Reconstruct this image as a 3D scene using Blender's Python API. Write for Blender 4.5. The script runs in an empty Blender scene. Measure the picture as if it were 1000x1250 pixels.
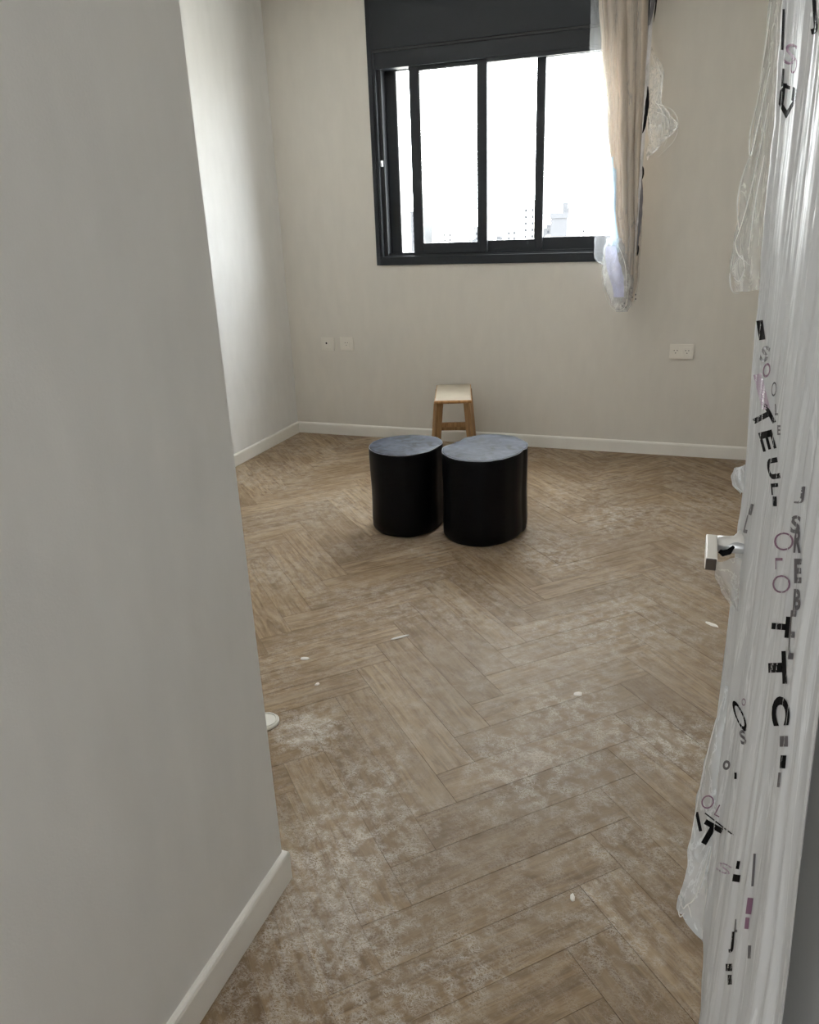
import bpy, bmesh, math, random
from mathutils import Vector, Matrix, noise
from mathutils.bvhtree import BVHTree
random.seed(7)
PI = math.pi
sc = bpy.context.scene
COL = sc.collection

# ------------------------------------------------------------------ camera
CAM = Vector((0, 0, 1.5))
RGT = Vector((0.93786323, 0.34512071, -0.03611443))
UPV = Vector((-0.0901698, 0.34288124, 0.9350411))
FWD = Vector((-0.33508501, 0.87368424, -0.35269517))
FPX = 948.08
cd = bpy.data.cameras.new('camera'); cam = bpy.data.objects.new('camera', cd); COL.objects.link(cam)
m = Matrix((RGT, UPV, -FWD)).transposed().to_4x4(); m.translation = CAM
cam.matrix_world = m
cd.sensor_fit = 'HORIZONTAL'; cd.sensor_width = 36.0; cd.lens = FPX * 36 / 1000
cd.clip_start = 0.02; cd.clip_end = 3000
sc.camera = cam

# ------------------------------------------------------------------ light and exposure
SKY_STRENGTH = 23.0
w = bpy.data.worlds.new('world'); sc.world = w; w.use_nodes = True
nt = w.node_tree; nt.nodes.clear()
bg = nt.nodes.new('ShaderNodeBackground'); wo = nt.nodes.new('ShaderNodeOutputWorld')
tc = nt.nodes.new('ShaderNodeTexCoord'); ns = nt.nodes.new('ShaderNodeTexNoise'); rp = nt.nodes.new('ShaderNodeValToRGB')
ns.inputs['Scale'].default_value = 2.5; ns.inputs['Detail'].default_value = 4
rp.color_ramp.elements[0].color = (0.88, 0.94, 1.0, 1); rp.color_ramp.elements[1].color = (1.0, 0.985, 0.96, 1)
nt.links.new(tc.outputs['Generated'], ns.inputs['Vector']); nt.links.new(ns.outputs['Fac'], rp.inputs['Fac'])
nt.links.new(rp.outputs['Color'], bg.inputs['Color']); bg.inputs['Strength'].default_value = SKY_STRENGTH
nt.links.new(bg.outputs['Background'], wo.inputs['Surface'])

def area_light(name, loc, rot, sx, sy, power, color):
    l = bpy.data.lights.new(name, 'AREA'); l.shape = 'RECTANGLE'; l.size = sx; l.size_y = sy
    l.energy = power; l.color = color
    o = bpy.data.objects.new(name, l); o.location = loc; o.rotation_euler = rot; COL.objects.link(o); return o
# added fill lamp behind the camera, brightening the passage; no source is seen
area_light('added_entry_fill', (-0.35, -1.9, 1.7), (math.radians(90), 0, 0), 0.9, 1.7, 27, (0.98, 0.985, 1.0))
area_light('added_ceiling_fill', (-1.9, 3.4, 2.93), (0, 0, 0), 1.2, 1.2, 13, (1.0, 0.985, 0.96))  # added overhead fill, out of view, to lift the room's brightness
# low sun behind thin haze, far round to the right of the window: a broad soft disc
sd = bpy.data.lights.new('hazy_sun', 'SUN'); sd.energy = 0.45; sd.angle = math.radians(13); sd.color = (0.88, 0.94, 1.0)
so = bpy.data.objects.new('hazy_sun', sd); COL.objects.link(so)
so.rotation_euler = Vector((-.87*.985, -.49*.985, -.17)).to_track_quat('-Z', 'Y').to_euler()

sc.view_settings.view_transform = 'Standard'; sc.view_settings.look = 'None'
sc.view_settings.gamma = 1.0; sc.view_settings.use_curve_mapping = False
sc.view_settings.exposure = 0.0

# ------------------------------------------------------------------ helpers
def nodes(name):
    mt = bpy.data.materials.new(name); mt.use_nodes = True
    n = mt.node_tree; n.nodes.clear()
    return mt, n, n.nodes.new('ShaderNodeOutputMaterial')
def N(n, typ, **kw):
    x = n.nodes.new(typ)
    for k, v in kw.items():
        if k in x.inputs: x.inputs[k].default_value = v
        else: setattr(x, k, v)
    return x
def setin(x, k, v): x.inputs[k].default_value = v
def s2l(c):
    return tuple((v/255/12.92 if v/255 <= .04045 else ((v/255+.055)/1.055)**2.4) for v in c) + (1,)

def plain(name, rgb, rough=.5, metal=0., bump=0., scale=60, vary=.06, coat=0., spec=.5):
    """principled with gentle noise colour variation and fine bump"""
    mt, n, out = nodes(name); L = n.links
    b = N(n, 'ShaderNodeBsdfPrincipled'); setin(b, 'Roughness', rough); setin(b, 'Metallic', metal)
    setin(b, 'Coat Weight', coat); setin(b, 'Specular IOR Level', spec)
    t = N(n, 'ShaderNodeTexCoord'); nz = N(n, 'ShaderNodeTexNoise', Scale=scale*.12, Detail=5.0)
    L.new(t.outputs['Object'], nz.inputs['Vector'])
    mx = N(n, 'ShaderNodeMix', data_type='RGBA')
    c = s2l(rgb)
    mx.inputs[6].default_value = tuple(v*(1-vary) for v in c[:3])+(1,)
    mx.inputs[7].default_value = tuple(min(1, v*(1+vary)) for v in c[:3])+(1,)
    L.new(nz.outputs['Fac'], mx.inputs[0]); L.new(mx.outputs[2], b.inputs['Base Color'])
    if bump:
        n2 = N(n, 'ShaderNodeTexNoise', Scale=scale, Detail=4.0); L.new(t.outputs['Object'], n2.inputs['Vector'])
        bp = N(n, 'ShaderNodeBump', Strength=bump, Distance=.002); L.new(n2.outputs['Fac'], bp.inputs['Height'])
        L.new(bp.outputs['Normal'], b.inputs['Normal'])
    L.new(b.outputs[0], out.inputs[0]); return mt

def film(name, clear=.5, rgb=(214, 215, 214), rough=.28, zs=.35, scale=22, tint=(1, 1, 1, 1), lo=.35, hi=.7, transl=.35, crs=.22, bmp=.7):
    """wrinkled polythene: a mix of see-through and milky, creases whiter"""
    mt, n, out = nodes(name); L = n.links
    t = N(n, 'ShaderNodeTexCoord'); mp = N(n, 'ShaderNodeMapping'); mp.inputs['Scale'].default_value = (1, 1, zs)
    L.new(t.outputs['Object'], mp.inputs[0])
    nz = N(n, 'ShaderNodeTexNoise', Scale=scale, Detail=6.0, Roughness=.62, Distortion=.6); L.new(mp.outputs[0], nz.inputs['Vector'])
    rid = N(n, 'ShaderNodeMath', operation='SUBTRACT'); rid.inputs[1].default_value = .5
    L.new(nz.outputs['Fac'], rid.inputs[0])
    ab = N(n, 'ShaderNodeMath', operation='ABSOLUTE'); L.new(rid.outputs[0], ab.inputs[0])
    crease = N(n, 'ShaderNodeMapRange'); L.new(ab.outputs[0], crease.inputs['Value'])
    crease.inputs['From Min'].default_value = 0; crease.inputs['From Max'].default_value = .022
    crease.inputs['To Min'].default_value = 1; crease.inputs['To Max'].default_value = 0
    nb = N(n, 'ShaderNodeTexNoise', Scale=scale*.3, Detail=3.0); L.new(mp.outputs[0], nb.inputs['Vector'])
    mr = N(n, 'ShaderNodeMapRange'); L.new(nb.outputs['Fac'], mr.inputs['Value'])
    mr.inputs['From Min'].default_value = lo; mr.inputs['From Max'].default_value = hi
    mr.inputs['To Min'].default_value = max(0, 1-clear-.22); mr.inputs['To Max'].default_value = min(1, 1-clear+.18)
    op = N(n, 'ShaderNodeMath', operation='MULTIPLY_ADD', use_clamp=True)
    L.new(crease.outputs[0], op.inputs[0]); op.inputs[1].default_value = crs; L.new(mr.outputs[0], op.inputs[2])
    b = N(n, 'ShaderNodeBsdfPrincipled'); setin(b, 'Base Color', s2l(rgb)); setin(b, 'Roughness', rough)
    tl = N(n, 'ShaderNodeBsdfTranslucent'); setin(tl, 'Color', s2l(rgb))
    mm = N(n, 'ShaderNodeMixShader'); mm.inputs[0].default_value = transl
    L.new(b.outputs[0], mm.inputs[1]); L.new(tl.outputs[0], mm.inputs[2])
    tr = N(n, 'ShaderNodeBsdfTransparent'); setin(tr, 'Color', tint)
    bp = N(n, 'ShaderNodeBump', Strength=bmp, Distance=.004); L.new(nz.outputs['Fac'], bp.inputs['Height'])
    L.new(bp.outputs['Normal'], b.inputs['Normal'])
    mx = N(n, 'ShaderNodeMixShader'); L.new(op.outputs[0], mx.inputs[0]); L.new(tr.outputs[0], mx.inputs[1]); L.new(mm.outputs[0], mx.inputs[2])
    L.new(mx.outputs[0], out.inputs[0]); return mt

def link(name, me, mat, parent=None, smooth=False):
    if mat: me.materials.append(mat)
    if smooth:
        for p in me.polygons: p.use_smooth = True
    o = bpy.data.objects.new(name, me); COL.objects.link(o)
    if parent: o.parent = parent
    return o
def obj(name, bm, mat, parent=None, smooth=False):
    me = bpy.data.meshes.new(name); bm.normal_update(); bm.to_mesh(me); bm.free()
    return link(name, me, mat, parent, smooth)
def empty(name, loc, rz=0):
    o = bpy.data.objects.new(name, None); o.location = loc; o.rotation_euler.z = rz; COL.objects.link(o)
    o.empty_display_size = .1; return o
def tag(o, label=None, cat=None, group=None, kind=None):
    if label: o['label'] = label
    if cat: o['category'] = cat
    if group: o['group'] = group
    if kind: o['kind'] = kind
    return o
def box(bm, x0, x1, y0, y1, z0, z1, bev=0., mtx=None):
    r = bmesh.ops.create_cube(bm, size=1)
    for v in r['verts']:
        v.co = Vector(((x0+x1)/2+v.co.x*(x1-x0), (y0+y1)/2+v.co.y*(y1-y0), (z0+z1)/2+v.co.z*(z1-z0)))
    vs = r['verts']
    if bev:
        es = list({e for v in vs for e in v.link_edges})
        rr = bmesh.ops.bevel(bm, geom=es, offset=bev, segments=2, affect='EDGES', profile=.5)
        vs = list({v for f in rr['faces'] for v in f.verts} | {v for v in vs if v.is_valid})
    if mtx:
        for v in vs: v.co = mtx @ v.co
    return vs
def bxo(name, dims, mat, parent=None, bev=0.):
    bm = bmesh.new(); box(bm, *dims, bev=bev); return obj(name, bm, mat, parent)
def rot_box(bm, p0, p1, wx, wy, bev=.003):
    """square bar from p0 to p1"""
    p0 = Vector(p0); p1 = Vector(p1); d = p1-p0; L = d.length
    q = d.to_track_quat('Z', 'Y').to_matrix().to_4x4(); q.translation = (p0+p1)/2
    box(bm, -wx/2, wx/2, -wy/2, wy/2, -L/2, L/2, bev, q)
def grid(fn, nu, nv, closed=False):
    bm = bmesh.new(); V = [[bm.verts.new(fn(i/(nu), j/(nv))) for i in range(nu+(0 if closed else 1))] for j in range(nv+1)]
    m_ = len(V[0])
    for j in range(nv):
        for i in range(nu):
            a, b = V[j][i], V[j][(i+1) % m_]; c, d = V[j+1][(i+1) % m_], V[j+1][i]
            try: bm.faces.new((a, b, c, d))
            except ValueError: pass
    return bm
def tube(bm, pts, rad, seg=6):
    """tube along points"""
    prev = None; pts = [Vector(p) for p in pts]
    for i, p in enumerate(pts):
        d = (pts[min(i+1, len(pts)-1)]-pts[max(i-1, 0)]).normalized()
        q = d.to_track_quat('Z', 'Y')
        r = rad[i] if isinstance(rad, (list, tuple)) else rad
        ring = [bm.verts.new(p+q@Vector((math.cos(a)*r, math.sin(a)*r, 0))) for a in [2*PI*k/seg for k in range(seg)]]
        if prev:
            for k in range(seg): bm.faces.new((prev[k], prev[(k+1) % seg], ring[(k+1) % seg], ring[k]))
        else: bm.faces.new(ring[::-1])
        prev = ring
    bm.faces.new(prev)
def lerp_table(tab, x):
    tab = sorted(tab)
    if x <= tab[0][0]: return tab[0][1]
    for (a, va), (b, vb) in zip(tab, tab[1:]):
        if x <= b:
            t = (x-a)/(b-a); t = t*t*(3-2*t); return va+(vb-va)*t
    return tab[-1][1]
def nz(x, y, z=0.): return noise.noise(Vector((x, y, z)))
def ridge(x, y, z=0.): return 1-abs(nz(x, y, z))*2

# ------------------------------------------------------------------ dimensions (metres)
YW = 5.14; XL = -2.857; XN = -0.840; YN = 1.245; XR = 0.62; ZC = 2.95; YB = -2.2
WX0, WX1, WZ0 = -2.135, -0.44, 1.212
WT = 0.15

# ------------------------------------------------------------------ materials of the shell
def wall_mat(name, rgb):
    mt, n, out = nodes(name); L = n.links
    b = N(n, 'ShaderNodeBsdfPrincipled'); setin(b, 'Roughness', .75); setin(b, 'Specular IOR Level', .3)
    g = N(n, 'ShaderNodeNewGeometry')
    n1 = N(n, 'ShaderNodeTexNoise', Scale=1.6, Detail=4.0); n2 = N(n, 'ShaderNodeTexNoise', Scale=14.0, Detail=5.0)
    mp = N(n, 'ShaderNodeMapping'); mp.inputs['Scale'].default_value = (1, 1, .35); L.new(g.outputs['Position'], mp.inputs[0])
    L.new(mp.outputs[0], n1.inputs['Vector']); L.new(mp.outputs[0], n2.inputs['Vector'])
    ad = N(n, 'ShaderNodeMath', operation='ADD'); L.new(n1.outputs['Fac'], ad.inputs[0]); L.new(n2.outputs['Fac'], ad.inputs[1])
    mr = N(n, 'ShaderNodeMapRange'); L.new(ad.outputs[0], mr.inputs['Value']); mr.inputs['From Min'].default_value = .7; mr.inputs['From Max'].default_value = 1.3
    mx = N(n, 'ShaderNodeMix', data_type='RGBA'); c = s2l(rgb)
    mx.inputs[6].default_value = tuple(v*.955 for v in c[:3])+(1,); mx.inputs[7].default_value = tuple(min(1, v*1.03) for v in c[:3])+(1,)
    L.new(mr.outputs[0], mx.inputs[0]); L.new(mx.outputs[2], b.inputs['Base Color'])
    n3 = N(n, 'ShaderNodeTexNoise', Scale=220.0, Detail=3.0); L.new(g.outputs['Position'], n3.inputs['Vector'])
    bp = N(n, 'ShaderNodeBump', Strength=.12, Distance=.002); L.new(n3.outputs['Fac'], bp.inputs['Height']); L.new(bp.outputs['Normal'], b.inputs['Normal'])
    L.new(b.outputs[0], out.inputs[0]); return mt
M_wall = wall_mat('painted_wall', (222, 218, 210))
M_wallw = wall_mat('painted_wall_white', (231, 231, 229))
M_ceil = plain('ceiling_paint', (238, 236, 231), .8)
M_base = plain('white_skirting', (238, 236, 230), .42, bump=.05)
M_alu = plain('charcoal_aluminium', (38, 42, 47), .5, bump=.08, scale=400, vary=.05, spec=.3)
M_alud = plain('dark_track', (30, 32, 36), .5)
M_rubber = plain('black_gasket', (18, 18, 20), .6)
M_white = plain('white_plastic', (222, 220, 212), .35)
M_black = plain('black_plastic', (16, 16, 17), .35)
M_metal = plain('latch_metal', (205, 208, 210), .3, metal=.7)

# glass: thin pane, see-through with a fresnel gloss
gm, n, out = nodes('window_glass')
tr = N(n, 'ShaderNodeBsdfTransparent'); setin(tr, 'Color', (.98, .99, .99, 1)); gl = N(n, 'ShaderNodeBsdfGlossy', Roughness=.02)
fr = N(n, 'ShaderNodeFresnel', IOR=1.35); mx = N(n, 'ShaderNodeMixShader')
gg = N(n, 'ShaderNodeNewGeometry'); iv = N(n, 'ShaderNodeMath', operation='SUBTRACT'); iv.inputs[0].default_value = 1; n.links.new(gg.outputs['Backfacing'], iv.inputs[1])
ml = N(n, 'ShaderNodeMath', operation='MULTIPLY'); n.links.new(fr.outputs[0], ml.inputs[0]); n.links.new(iv.outputs[0], ml.inputs[1])
n.links.new(ml.outputs[0], mx.inputs[0]); n.links.new(tr.outputs[0], mx.inputs[1]); n.links.new(gl.outputs[0], mx.inputs[2]); n.links.new(mx.outputs[0], out.inputs[0])
M_glass = gm

# ------------------------------------------------------------------ floor: herringbone planks, each one an object
def plank_material():
    mt, n, out = nodes('limed_oak_plank'); L = n.links
    def val(op, a, b=None, clamp=False, c=None):
        x = N(n, 'ShaderNodeMath', operation=op, use_clamp=clamp)
        for i, q in enumerate((a, b, c)):
            if q is None: continue
            if isinstance(q, (int, float)): x.inputs[i].default_value = q
            else: L.new(q, x.inputs[i])
        return x.outputs[0]
    def rng(v, a, b, c, d):
        x = N(n, 'ShaderNodeMapRange'); L.new(v, x.inputs['Value'])
        for k, q in zip(('From Min', 'From Max', 'To Min', 'To Max'), (a, b, c, d)): x.inputs[k].default_value = q
        return x.outputs[0]
    def mixc(f, a, b):
        x = N(n, 'ShaderNodeMix', data_type='RGBA')
        if isinstance(f, (int, float)): x.inputs[0].default_value = f
        else: L.new(f, x.inputs[0])
        for i, q in ((6, a), (7, b)):
            if isinstance(q, tuple): x.inputs[i].default_value = q
            else: L.new(q, x.inputs[i])
        return x.outputs[2]
    t = N(n, 'ShaderNodeTexCoord'); oi = N(n, 'ShaderNodeObjectInfo'); geo = N(n, 'ShaderNodeNewGeometry')
    off = N(n, 'ShaderNodeCombineXYZ'); r50 = val('MULTIPLY', oi.outputs['Random'], 57.0)
    L.new(r50, off.inputs[0]); L.new(r50, off.inputs[1])
    va = N(n, 'ShaderNodeVectorMath', operation='ADD'); L.new(t.outputs['Object'], va.inputs[0]); L.new(off.outputs[0], va.inputs[1])
    def grain(sx, sy, sc_, det, dist=0., rough=.6):
        mp = N(n, 'ShaderNodeMapping'); mp.inputs['Scale'].default_value = (sx, sy, 1); L.new(va.outputs[0], mp.inputs[0])
        x = N(n, 'ShaderNodeTexNoise', Scale=sc_, Detail=det, Distortion=dist, Roughness=rough); L.new(mp.outputs[0], x.inputs['Vector']); return x.outputs['Fac']
    g1 = grain(1.2, 11, 3.2, 6.0, 1.4); g2 = grain(4, 90, 4.0, 4.0, .4); g3 = grain(2.2, 4.5, 2.0, 3.0, .8)
    base = mixc(oi.outputs['Random'], s2l((134, 113, 85)), s2l((169, 147, 118)))
    base = mixc(rng(g1, .35, .66, 0, .9), base, s2l((108, 87, 64)))
    base = mixc(rng(g2, .5, .72, 0, .55), base, s2l((104, 86, 66)))
    base = mixc(rng(g3, .5, .72, 0, .45), base, s2l((168, 152, 130)))
    # plaster dust trodden over the boards: broad haze, swirled wipe marks and specks
    P = geo.outputs['Position']
    def pn(scale, det, dist=0., rough=.6, sx=1., sy=1., rz=0.):
        mp = N(n, 'ShaderNodeMapping'); mp.inputs['Scale'].default_value = (sx, sy, 1); mp.inputs['Rotation'].default_value = (0, 0, rz); L.new(P, mp.inputs[0])
        x = N(n, 'ShaderNodeTexNoise', Scale=scale, Detail=det, Distortion=dist, Roughness=rough); L.new(mp.outputs[0], x.inputs['Vector']); return x.outputs['Fac']
    def blob(x0, y0, r, amt):
        d = N(n, 'ShaderNodeVectorMath', operation='DISTANCE'); L.new(P, d.inputs[0]); d.inputs[1].default_value = (x0, y0, 0)
        x = N(n, 'ShaderNodeMapRange', interpolation_type='SMOOTHERSTEP'); L.new(d.outputs['Value'], x.inputs['Value'])
        x.inputs['From Min'].default_value = 0; x.inputs['From Max'].default_value = r; x.inputs['To Min'].default_value = amt; x.inputs['To Max'].default_value = 0
        return x.outputs[0]
    heavy = None
    for bl in HEAVY:
        b_ = blob(*bl); heavy = b_ if heavy is None else val('ADD', heavy, b_)
    soft = None
    for bl in SOFT:
        b_ = blob(*bl); soft = b_ if soft is None else val('ADD', soft, b_)
    patch = pn(2.3, 4.0, .5)
    # curly wipe strokes = ridged, strongly distorted noise, broken up
    def ridg(v, wd): return rng(val('ABSOLUTE', val('SUBTRACT', v, .5)), 0, wd, 1, 0)
    sw1 = ridg(pn(30, 2.0, 2.6, .5), .03); sw2 = ridg(pn(58, 1.5, 2.0, .5), .06); sw3 = ridg(pn(20, 3.0, 3.0, .5, 1, 2.4, .8), .025); sw4 = ridg(pn(44, 1.5, 1.0, .5, 1, 3.2, -.7), .05)
    lines = val('MAXIMUM', val('MAXIMUM', sw1, sw2), val('MAXIMUM', sw3, sw4))
    brk = rng(pn(24, 4.0, .3), .40, .60, 0, 1)
    lines = val('MULTIPLY', lines, brk)
    area = val('ADD', val('ADD', val('MULTIPLY', rng(patch, .40, .62, 0, 1), .34), .07), heavy, True)
    dust = val('MULTIPLY', lines, area, True)
    dense = val('MULTIPLY', rng(val('ADD', heavy, val('MULTIPLY', pn(30, 5.0, .8), .9)), 1.05, 1.65, 0, .85), rng(pn(85, 3.0, 1.5), .38, .58, .1, 1), True)
    haze = val('MULTIPLY', val('ADD', soft, val('MULTIPLY', rng(patch, .4, .7, 0, 1), .14)), rng(pn(12, 5.0, .7), .3, .7, .45, 1), True)
    c = mixc(haze, base, s2l((172, 164, 156)))
    c = mixc(val('MULTIPLY', dust, .76, True), c, s2l((222, 217, 210)))
    c = mixc(val('MULTIPLY', dense, .75, True), c, s2l((222, 219, 214)))
    b = N(n, 'ShaderNodeBsdfPrincipled'); L.new(c, b.inputs['Base Color'])
    rr = rng(g1, .3, .7, .5, .62); rr = val('ADD', rr, val('MULTIPLY', haze, .18), True); L.new(rr, b.inputs['Roughness'])
    setin(b, 'Specular IOR Level', .16)
    hh = val('ADD', val('MULTIPLY', g2, .5), val('MULTIPLY', dust, 1.0))
    bp = N(n, 'ShaderNodeBump', Strength=.35, Distance=.0015); L.new(hh, bp.inputs['Height']); L.new(bp.outputs['Normal'], b.inputs['Normal'])
    L.new(b.outputs[0], out.inputs[0]); return mt
# where plaster dust lies (x, y, radius, amount)
HEAVY = [(-1.06, 1.80, .20, .95), (-.75, 1.32, .42, .55), (-.66, 1.02, .45, .5), (-.42, 1.83, .26, .6), (-.25, 2.05, .38, .55),
         (.03, 2.1, .26, .55), (-.36, 1.16, .13, .55), (-.12, 1.33, .2, .35), (-.4, .95, .2, .55), (-.12, .95, .14, .55),
         (-.30, 3.9, .35, .5), (-.55, 3.3, .3, .45), (.1, 4.3, .35, .25), (-.1, 1.6, .4, .3), (-.2, 2.7, .5, .35), (-.8, 1.65, .25, .3)]
SOFT = [(-.45, 2.1, .9, .42), (-.2, 2.6, .9, .25), (-.1, 3.6, .8, .16), (-1.9, 3.4, 1.2, .12), (-.7, 1.3, .5, .2), (-.2, 1.6, .7, .16)]
M_plank = plank_material()
M_sub = plain('plank_joint', (122, 106, 86), .8)

bm = bmesh.new(); box(bm, XL-.3, XR+.3, YB-.2, YW+.02, -.12, -.0016)
floor = obj('floor', bm, M_sub); tag(floor, kind='structure')

def clip_poly(poly, axis, lim, keep_less):
    outp = []
    for i in range(len(poly)):
        a, b = poly[i], poly[(i+1) % len(poly)]
        ia = (a[axis] <= lim) if keep_less else (a[axis] >= lim); ib = (b[axis] <= lim) if keep_less else (b[axis] >= lim)
        if ia: outp.append(a)
        if ia != ib:
            t = (lim-a[axis])/(b[axis]-a[axis]); outp.append((a[0]+t*(b[0]-a[0]), a[1]+t*(b[1]-a[1])))
    return outp
def area_of(p): return abs(sum(p[i][0]*p[(i+1) % len(p)][1]-p[(i+1) % len(p)][0]*p[i][1] for i in range(len(p))))/2
PW, PN_ = .127, 5; PL = PW*PN_; S2 = math.sqrt(2)
def uv2xy(u, v): return ((u-v)/S2, (u+v)/S2)
pieces = []
for r in range(-60, 60):
    for c in range(-60, 60):
        k = (c-r+PN_) % (2*PN_)
        if k == 0: rect = (0.913+c*PW, 2.283+r*PW, PL, PW, 0)
        elif k == PN_: rect = (0.913+c*PW, 2.283+(r-PN_+1)*PW, PW, PL, 1)
        else: continue
        u0, v0, du, dv, vert = rect
        q = [uv2xy(u0, v0), uv2xy(u0+du, v0), uv2xy(u0+du, v0+dv), uv2xy(u0, v0+dv)]
        cx, cy = uv2xy(u0+du/2, v0+dv/2)
        # boards run on under the partition; only the outer walls cut them
        if all(x < XN-.02 and y < YN-.02 for x, y in q) or max(y for x, y in q) < .1: continue
        pl = clip_poly(clip_poly(clip_poly(q, 0, XL, False), 0, XR, True), 1, YW, True)
        if len(pl) >= 3 and area_of(pl) > .0012: pieces.append((pl, cx, cy, vert, None))
def make_plank(bm, poly, cx, cy, ang, top):
    cs, sn = math.cos(-ang), math.sin(-ang)
    loc = [((x-cx)*cs-(y-cy)*sn, (x-cx)*sn+(y-cy)*cs) for x, y in poly]
    mx_ = sum(p[0] for p in loc)/len(loc); my_ = sum(p[1] for p in loc)/len(loc)
    def inset(p, d):
        dx, dy = p[0]-mx_, p[1]-my_
        return (p[0]-math.copysign(min(d, abs(dx)), dx), p[1]-math.copysign(min(d, abs(dy)), dy))
    b0 = [bm.verts.new((*inset(p, .0002), -.003)) for p in loc]
    b1 = [bm.verts.new((*inset(p, .0004), top-.0005)) for p in loc]
    b2 = [bm.verts.new((*inset(p, .0009), top)) for p in loc]
    k = len(loc)
    for i in range(k):
        j = (i+1) % k
        bm.faces.new((b0[i], b0[j], b1[j], b1[i])); bm.faces.new((b1[i], b1[j], b2[j], b2[i]))
    bm.faces.new(b2)
cnt = 0
pieces.sort(key=lambda p: (p[2] < .3, 0))
for pl, cx, cy, vert, reg in pieces:
    a = sum(pl[i][0]*pl[(i+1) % len(pl)][1]-pl[(i+1) % len(pl)][0]*pl[i][1] for i in range(len(pl)))
    if a < 0: pl = pl[::-1]
    # drop near-duplicate points
    pp = [p for i, p in enumerate(pl) if (p[0]-pl[i-1][0])**2+(p[1]-pl[i-1][1])**2 > 1e-8]
    if len(pp) < 3: continue
    ang = PI/4 + (PI/2 if vert else 0); top = random.uniform(-.0004, .0004)
    if cnt < 298:
        bm = bmesh.new(); make_plank(bm, pp, cx, cy, ang, top)
        o = obj('plank', bm, M_plank, floor); o.location = (cx, cy, 0); o.rotation_euler.z = ang; cnt += 1
print('planks', cnt, 'pieces', len(pieces))

# ------------------------------------------------------------------ walls, ceiling
def shell(name, boxes, mat):
    bm = bmesh.new()
    for b_ in boxes: box(bm, *b_)
    return tag(obj(name, bm, mat), kind='structure')
shell('wall_back', [(XL-.3, WX0, YW, YW+WT, -.1, ZC+.1), (WX1, XR+.3, YW, YW+WT, -.1, ZC+.1), (WX0, WX1, YW, YW+WT, -.1, WZ0), (WX0, WX1, YW, YW+WT, 2.86, ZC+.1)], M_wall)
shell('wall_left', [(XL-.3, XL, YN-.02, YW, -.1, ZC+.1)], M_wallw)
shell('wall_right', [(XR, XR+.3, YB-.2, YW, -.1, ZC+.1)], M_wall)
shell('wall_near', [(XL-.3, XN, YB-.2, YN, -.1, ZC+.1)], M_wallw)
shell('wall_entry', [(XN, XR, YB-.2, YB, -.1, ZC+.1)], M_wall)
shell('ceiling', [(XL-.3, XR+.3, YB-.2, YW+.02, ZC, ZC+.2)], M_ceil)

def skirting(name, p0, p1, nrm, h=.083, t=.013, mitre=(0, 0)):
    """extruded skirting profile with a rounded top edge"""
    prof = [(0, .0), (t, .0), (t, h-.012), (t-.002, h-.005), (t-.006, h-.001), (t-.009, h), (0, h)]
    p0 = Vector(p0); p1 = Vector(p1); nn = Vector(nrm); d = (p1-p0).normalized(); bm = bmesh.new()
    ra = [bm.verts.new(p0+nn*a+Vector((0, 0, b))+d*(mitre[0]*a)) for a, b in prof]
    rb = [bm.verts.new(p1+nn*a+Vector((0, 0, b))+d*(mitre[1]*a)) for a, b in prof]
    k = len(prof)
    for i in range(k): bm.faces.new((ra[i], ra[(i+1) % k], rb[(i+1) % k], rb[i]))
    bm.faces.new(ra[::-1]); bm.faces.new(rb)
    bmesh.ops.recalc_face_normals(bm, faces=bm.faces)
    return tag(obj(name, bm, M_base), kind='structure')
skirting('baseboard_back', (XL, YW, 0), (XR, YW, 0), (0, -1, 0), mitre=(1, -1))
skirting('baseboard_left', (XL, YN, 0), (XL, YW, 0), (1, 0, 0), mitre=(0, -1))
skirting('baseboard_near', (XN, YB, 0), (XN, YN, 0), (1, 0, 0), h=.088, mitre=(0, 1))
skirting('baseboard_front', (XN, YN, 0), (XL, YN, 0), (0, 1, 0), h=.088, mitre=(-1, 0))
skirting('baseboard_right', (XR, 0.45, 0), (XR, YW, 0), (-1, 0, 0), mitre=(0, -1))

# ------------------------------------------------------------------ window
win = empty('window_1', ((WX0+WX1)/2, YW, WZ0)); tag(win, kind='structure')
def wpart(name, boxes, mat, parent=win, bev=.0015):
    bm = bmesh.new()
    for b_ in boxes: box(bm, *b_, bev=bev)
    for v in bm.verts: v.co -= win.location
    o = obj(name, bm, mat, parent); return o
yf = YW-.012      # face of the outer frame, just proud of the wall
wpart('outer_frame', [(WX0, WX0+.03, yf, YW+.14, WZ0, 2.86), (WX1-.03, WX1, yf, YW+.14, WZ0, 2.86),
                      (WX0+.03, WX1-.03, yf, YW+.14, WZ0, WZ0+.055)], M_alu)
wpart('frame_inner_lip', [(WX0+.03, WX0+.048, yf+.006, YW+.13, WZ0+.055, 2.49)], M_alu)
wpart('sill_track', [(WX0+.03, WX1-.03, YW+.02, YW+.135, WZ0+.055, WZ0+.062), (WX0+.05, WX1-.03, YW+.035, YW+.04, WZ0+.062, WZ0+.075), (WX0+.05, WX1-.03, YW+.085, YW+.09, WZ0+.062, WZ0+.075)], M_alu, bev=.0005)
wpart('head_rail', [(WX0+.03, WX1-.03, yf+.012, YW+.14, 2.385, 2.478), (-1.37, WX1-.03, yf+.014, yf+.034, 2.362, 2.39)], M_alu)
bxp = wpart('shutter_box', [(WX0+.03, WX1-.03, yf-.004, YW+.2, 2.49, 2.86)], M_alu, bev=.003)
wpart('shutter_box_rim', [(WX0+.03, WX1-.03, yf+.004, yf+.02, 2.476, 2.494)], M_alud, parent=bxp, bev=.001)
wpart('track_liner', [(WX0+.048, WX0+.075, YW+.02, YW+.13, WZ0+.062, 2.385)], M_alud)
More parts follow.
